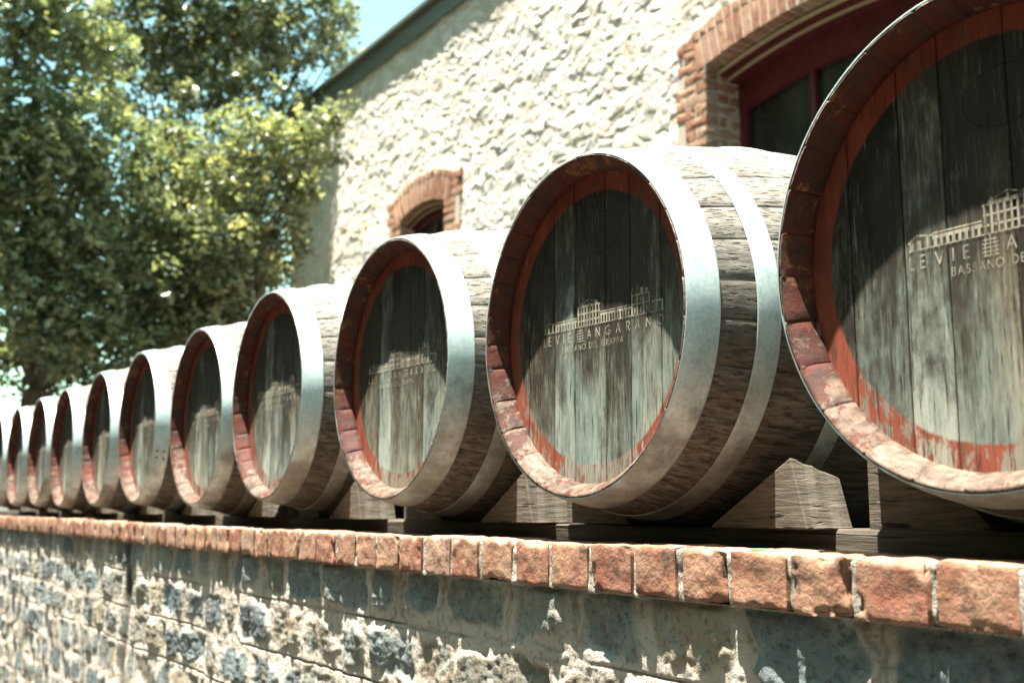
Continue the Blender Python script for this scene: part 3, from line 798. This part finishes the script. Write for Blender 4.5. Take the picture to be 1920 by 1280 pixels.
def arc_band(mb, wn, e0, e1, y0, y1, n=28, t=None):
    """arched strip between radii offsets e0<e1, from depth y0 to y1"""
    hw = wn['hw']; V = []; F = []
    for i in range(n+1):
        a = -1+2*i/n; s = wn['c']+a*(hw-max(0, -e0)*0)
        for (e, y) in ((e0, y0), (e1, y0), (e1, y1), (e0, y1)):
            z = float(arch_z(wn, np.array(s), e)); V.append((-s-ox, y, ZC+z-oz))
    for i in range(n):
        for j in range(4): F.append((i*4+j, i*4+(j+1) % 4, (i+1)*4+(j+1) % 4, (i+1)*4+j))
    F.append((3,2,1,0)); F.append(tuple(n*4+j for j in range(4)))
    mb.add(V, F, t)
for wn in WINS:
    rs = np.random.RandomState(wn['sd'])
    hw, c = wn['hw'], wn['c']; YD = .34 if hw > .7 else .17; ks = YD/.34
    sill = wn['sill']; spr = wn['spring']; rad = (hw*hw+wn['rise']**2)/(2*wn['rise']); zc = spr+wn['rise']-rad
    fr = MB()
    # maroon timber: stepped arch rings, head board, jamb linings, mullion, transom bars
    arc_band(fr, wn, -.055, .0, .115*ks, .20*ks); arc_band(fr, wn, -.085, -.005, .205*ks, .285*ks); arc_band(fr, wn, -.30 if hw > .7 else -.16, -.03, .29*ks, YD)
    for sg in (-1, 1):
        x0, x1 = sorted((-(c+sg*hw)-ox, -(c+sg*(hw-.06))-ox)); fr.box((x0, .295*ks, ZC+sill-oz), (x1, YD, ZC+spr-.05-oz))
    fr.box((-(c+hw)-ox, .28*ks, ZC+sill-oz), (-(c-hw)-ox, YD+.01, ZC+sill+.07-oz))
    frame = fr.build('window', MAROON, BD)
    mu = MB()
    for s_ in wn['mull']:
        mu.box((-s_-.022-ox, .30*ks, ZC+sill+.07-oz), (-s_+.022-ox, .335*ks, ZC+spr-.10-oz))
    mu.build('mullion', MAROON, frame)
    gl = MB(); gl.box((-(c+hw)-ox, YD+.002, ZC+sill-oz), (-(c-hw)-ox, YD+.012, ZC+spr+wn['rise']-oz)); gl.build('pane', GLASS, frame)
    cr = MB(); arc_band(cr, wn, -.040, -.016, .098*ks, .1135*ks); arc_band(cr, wn, -.070, -.046, .188*ks, .2035*ks); cr.build('bead', CREAM, frame)
    # brick surround
    Vb, Fb, Tb, base = [], [], [], 0
    def put(dims, pos, ang=0, seed=0):
        global base
        P, Fq = rbox(dims, (8, 4, 5), .0035, int(seed), .002)
        ca_, sa_ = math.cos(ang), math.sin(ang)
        P = P@np.array([[ca_, 0, sa_], [0, 1, 0], [-sa_, 0, ca_]]); P = P+np.array(pos)
        Vb.append(P); Fb.append(Fq+base); Tb.extend([rs.rand()]*len(Fq)); base += len(P)
    z = sill+.04; k = 0
    while z < spr-.02:
        for sg in (-1, 1):
            q = (k//3) % 2
            outw = .33 if q else .23
            wl = [.112, outw-.122] if k % 2 else [outw]
            if k % 2 == 0 and outw > .3: wl = [.215, .105]
            u_ = 0
            for i_, L_ in enumerate(wl):
                s_ = c+sg*(hw+.0+u_+L_/2); put((L_, .12, .076), (-s_-ox, .025+.0*rs.rand()+rs.rand()*.006, ZC+z-oz), (rs.rand()-.5)*.02, 500+k*7+i_+sg*3); u_ += L_+.010
            # reveal bricks
            ls = [(.09, .20), (.30-.00, .0)] if k % 2 else [(.09, .10), (.20, .10)]
            if k % 2: put((.11, .215, .076), (-(c+sg*(hw+.058))-ox, .09+.108, ZC+z-oz), 0, 900+k)
            else:
                put((.11, .10, .076), (-(c+sg*(hw+.058))-ox, .095+.05, ZC+z-oz), 0, 901+k); put((.11, .10, .076), (-(c+sg*(hw+.058))-ox, .205+.05, ZC+z-oz), 0, 902+k)
        z += .087; k += 1
    while z < spr+(.22 if hw > .7 else .30):
        for sg in (-1, 1):
            L_ = .22 if k % 2 else .15
            s_ = c+sg*(hw+(.09 if hw > .7 else .13)+L_/2); put((L_, .12, .076), (-s_-ox, .028, ZC+z-oz), 0, 500+k*7+sg*3)
        z += .087; k += 1
    halfang = math.asin(min(1, (hw+wn['ext'])/rad)); nb = int(2*halfang*(rad+.1)/.083)
    for i in range(nb+1):
        a = -halfang+2*halfang*i/nb
        for (r0, L_) in ((.0, .222), (.232, .078)):
            rr_ = rad+r0+L_/2
            put((.070, .12, L_), (-(c+rr_*math.sin(a))-ox, .022+rs.rand()*.006, ZC+zc+rr_*math.cos(a)-oz), a, 1300+i*2+r0*10)
        put((.070, .20, .10), (-(c+(rad+.052)*math.sin(a))-ox, .09+.10, ZC+zc+(rad+.052)*math.cos(a)-oz), a, 1700+i)
    mk('brick_surround', np.concatenate(Vb), np.concatenate(Fb), BRICKF, frame, True, {'tone': ('FACE', Tb)})
    mo = MB()
    for sg in (-1, 1):
        x0, x1 = sorted((-(c+sg*(hw+.004))-ox, -(c+sg*(hw+.32))-ox)); mo.box((x0, -.027, ZC+sill-oz), (x1, YD+.02, ZC+spr-oz)); x0, x1 = sorted((-(c+sg*(hw+.10))-ox, -(c+sg*(hw+.255))-ox)); mo.box((x0, -.0255, ZC+spr-oz), (x1, .3, ZC+spr+.20-oz))
    arc_band(mo, dict(wn, hw=hw+.22, rise=float(wn['rise'])), .0, .0, 0, 0) if False else None
    V = []; F = []; n = 30
    for i in range(n+1):
        a = -halfang+2*halfang*i/n
        for (e, y) in ((.006, -.027), (.31, -.027), (.31, YD), (.006, YD)):
            V.append((-(c+(rad+e)*math.sin(a))-ox, y, ZC+zc+(rad+e)*math.cos(a)-oz))
    for i in range(n):
        for j in range(4): F.append((i*4+j, i*4+(j+1) % 4, (i+1)*4+(j+1) % 4, (i+1)*4+j))
    F.append((3,2,1,0)); F.append(tuple(n*4+j for j in range(4)))
    mo.add(V, F)
    mo.build('surround_mortar', MORTF, frame)

# ------------------------------------------------------------------ trees
right = Vector((math.sin(YAW), math.cos(YAW), 0)); upv = right.cross(fwd)
FPX = 2152.
def at(px, py, z): return CAMP + (fwd + right*((px-960)/FPX) - upv*((py-640)/FPX))*z
def tree(name, label, mat, trunk_xy, clumps, per, leaf, seed):
    r_ = np.random.RandomState(seed)
    base = Vector((trunk_xy[0], trunk_xy[1], TZ))
    root = tag(empty(name, base), label, 'tree', 'trees beyond the barrel row')
    # trunk and limbs
    V = []; F = []
    def tube(p0, p1, r0, r1, seg=7, bend=.1):
        n = 7; b0 = len(V); ax = (p1-p0); L = ax.length; sd_ = Vector((r_.randn(), r_.randn(), 0))*bend*L*.3
        for i in range(n+1):
            t = i/n; p = p0+ax*t+sd_*math.sin(t*math.pi); rr_ = r0*(1-t)+r1*t
            q = ax.to_track_quat('Z', 'Y')
            for j in range(seg):
                a = j*2*math.pi/seg; V.append(p+q@Vector((rr_*math.cos(a), rr_*math.sin(a), 0)))
        for i in range(n):
            for j in range(seg): F.append((b0+i*seg+j, b0+i*seg+(j+1) % seg, b0+(i+1)*seg+(j+1) % seg, b0+(i+1)*seg+j))
    cen = sum((c[0] for c in clumps), Vector())/len(clumps)
    fork = Vector((base.x, base.y, TZ+(cen.z-TZ)*.45))
    tube(Vector((0,0,0)), fork-base, .22, .15)
    for p, rad_, dens in clumps:
        mid_ = fork+(p-fork)*.5+Vector((0,0,.3))
        tube(fork-base, mid_-base, .05, .022); tube(mid_-base, p-base, .022, .006)
        for _ in range(2):
            d = Vector(r_.randn(3)); d.normalize(); tube(p-base-d*.1, p-base+d*rad_*.85, .014, .004, 5)
    mk('trunk', [tuple(v) for v in V], F, BARK, root, True)
    # crown: leaves gathered in sprays
    P = []; T = []
    for p, rad_, dens in clumps:
        nsp = int(per*dens*rad_**2)
        d = r_.randn(nsp, 3); d /= np.linalg.norm(d, axis=1, keepdims=True); rr_ = rad_*(.25+.75*r_.rand(nsp, 1)**.55)
        sc = d*rr_*np.array([1, 1, .85])+np.array(p-base)
        nl = 16
        tn = r_.rand(nsp)
        off = r_.randn(nsp, nl, 3)*.055
        P.append((sc[:, None, :]+off).reshape(-1, 3)); T.append(np.clip(np.repeat(tn, nl)*.75+r_.rand(nsp*nl)*.35-.05, 0, 1))
    P = np.concatenate(P); T = np.concatenate(T); n = len(P)
    a = r_.randn(n, 3); a[:, 2] = a[:, 2]*.5-.35; a /= np.linalg.norm(a, axis=1, keepdims=True)
    b_ = np.cross(a, r_.randn(n, 3)*.7+np.array([0, 0, 1.])); b_ /= np.linalg.norm(b_, axis=1, keepdims=True)
    c_ = np.cross(a, b_)
    L = leaf*(.7+.6*r_.rand(n, 1)); W = L*.25
    v0 = P-a*L*.5; v1 = P+b_*W+c_*W*.25; v2 = P+a*L*.5; v3 = P-b_*W+c_*W*.25
    V = np.stack([v0, v1, v2, v3], 1).reshape(-1, 3)
    i = np.arange(n)*4
    F = np.concatenate([np.stack([i, i+1, i+2], -1), np.stack([i, i+2, i+3], -1)])
    mk('crown', V, F, mat, root, False, {'tone': ('FACE', np.concatenate([T, T]))})
def cl(lst): return [(at(x, y, z), r, d) for x, y, z, r, d in lst]
tree('evergreen_tree', 'dark dense evergreen tree at the left edge behind the far barrels', LEAF_DARK, at(60, 900, 11.5)[:2],
     cl([(20,40,11,.55,1.2),(120,70,11.4,.5,1.2),(60,180,11.2,.42,1),(150,230,11,.45,1.2),(30,300,11,.55,1.3),(120,360,11.3,.55,1.3),(200,330,11.6,.4,1.2),
         (40,440,11,.55,1.3),(150,470,11.2,.5,1.3),(60,560,11,.5,1.3),(160,570,11.3,.5,1.3),(230,480,11.8,.5,1.2),(110,650,11,.38,1.1),(200,640,11.4,.4,1.2),(-60,200,11,.7,1),(-70,420,11,.6,1),
         (270,600,12.,.42,1.2),(190,100,11.8,.35,1),(30,670,12.4,.22,.7),(180,700,12.,.3,1.),(60,-60,11.2,.7,1),(100,300,12.6,.6,1.2),(220,560,12.6,.6,1.2),(60,500,12.6,.6,1.2),(0,640,11.6,.35,.6),(-10,700,11.8,.3,.7),(60,640,12,.3,.7),(40,730,12,.2,.4),(75,690,11.8,.3,.9),(200,180,12.2,.3,.8),(250,260,12.2,.3,.8),(130,720,12.2,.25,.7),(250,690,12.3,.35,1.1),(330,660,12.4,.35,1.1)]),
     250, .098, 1)
tree('broadleaf_tree', 'yellow green leafy tree in front of the corner of the stone building', LEAF_LIGHT, at(400, 900, 12)[:2],
     cl([(330,290,12,.42,1.),(300,400,12,.5,1.1),(400,330,11.8,.42,1.1),(480,250,11.8,.36,1.1),(540,270,11.8,.36,1.1),(600,230,11.9,.26,.9),(610,300,12,.25,.8),(500,360,12,.45,1.1),(420,440,11.7,.5,1.2),
         (330,500,11.8,.5,1.2),(520,440,12,.38,1.),(560,360,12.2,.26,.9),(430,540,11.8,.42,1.1),(350,600,12,.42,1.2),(500,520,12.2,.30,.9),(450,600,12.2,.3,1.),(280,560,12.2,.4,1.),(240,440,12.4,.42,1.),
         (410,230,12.1,.22,.8),(640,200,12,.16,.7),(440,500,12.8,.6,1.2),(350,420,12.9,.6,1.2),(555,440,12.4,.16,.8)]),
     250, .092, 2)
tree('tall_tree', 'tall airy olive green tree hanging over from behind at the top left', LEAF_BACK, at(330, 900, 15.5)[:2],
     cl([(260,30,15,.6,.9),(350,60,15,.55,.9),(450,30,15,.6,.9),(540,50,15.2,.5,.85),(600,30,15,.42,.6),(640,70,15.4,.34,.45),(330,150,15,.36,.8),(420,140,15,.45,.8),(400,200,15.2,.26,.8),(510,130,15,.3,.7),(560,120,15.2,.26,.6),
         (230,110,15,.35,.7),(300,-60,15,.7,.9),(430,-60,15,.7,.9),(560,-50,15,.6,.8),(645,110,15.3,.2,.4),(180,60,15,.6,.9),(260,170,14.5,.3,.9),(350,200,14.5,.35,1),(470,170,14.6,.4,1),(310,250,14.5,.35,.9),(540,190,14.8,.3,.9),(600,110,15,.35,.9),(500,230,14.8,.3,.8),(640,30,15,.3,.7),(200,180,15.4,.3,.7),(330,110,15.4,.6,1),(470,60,15.6,.7,1),(400,100,16,.7,1.),(300,310,15.5,.6,1.),(420,330,15.5,.7,1.),(530,330,15.5,.5,1.),(330,480,15.5,.8,1.),(450,500,15.5,.7,1.),(300,620,15.5,.7,1.),(560,230,15.3,.26,.6),(600,180,15.2,.3,.5),(270,230,15.3,.2,.6),(450,200,15.3,.2,.7)]),
     180, .11, 3)
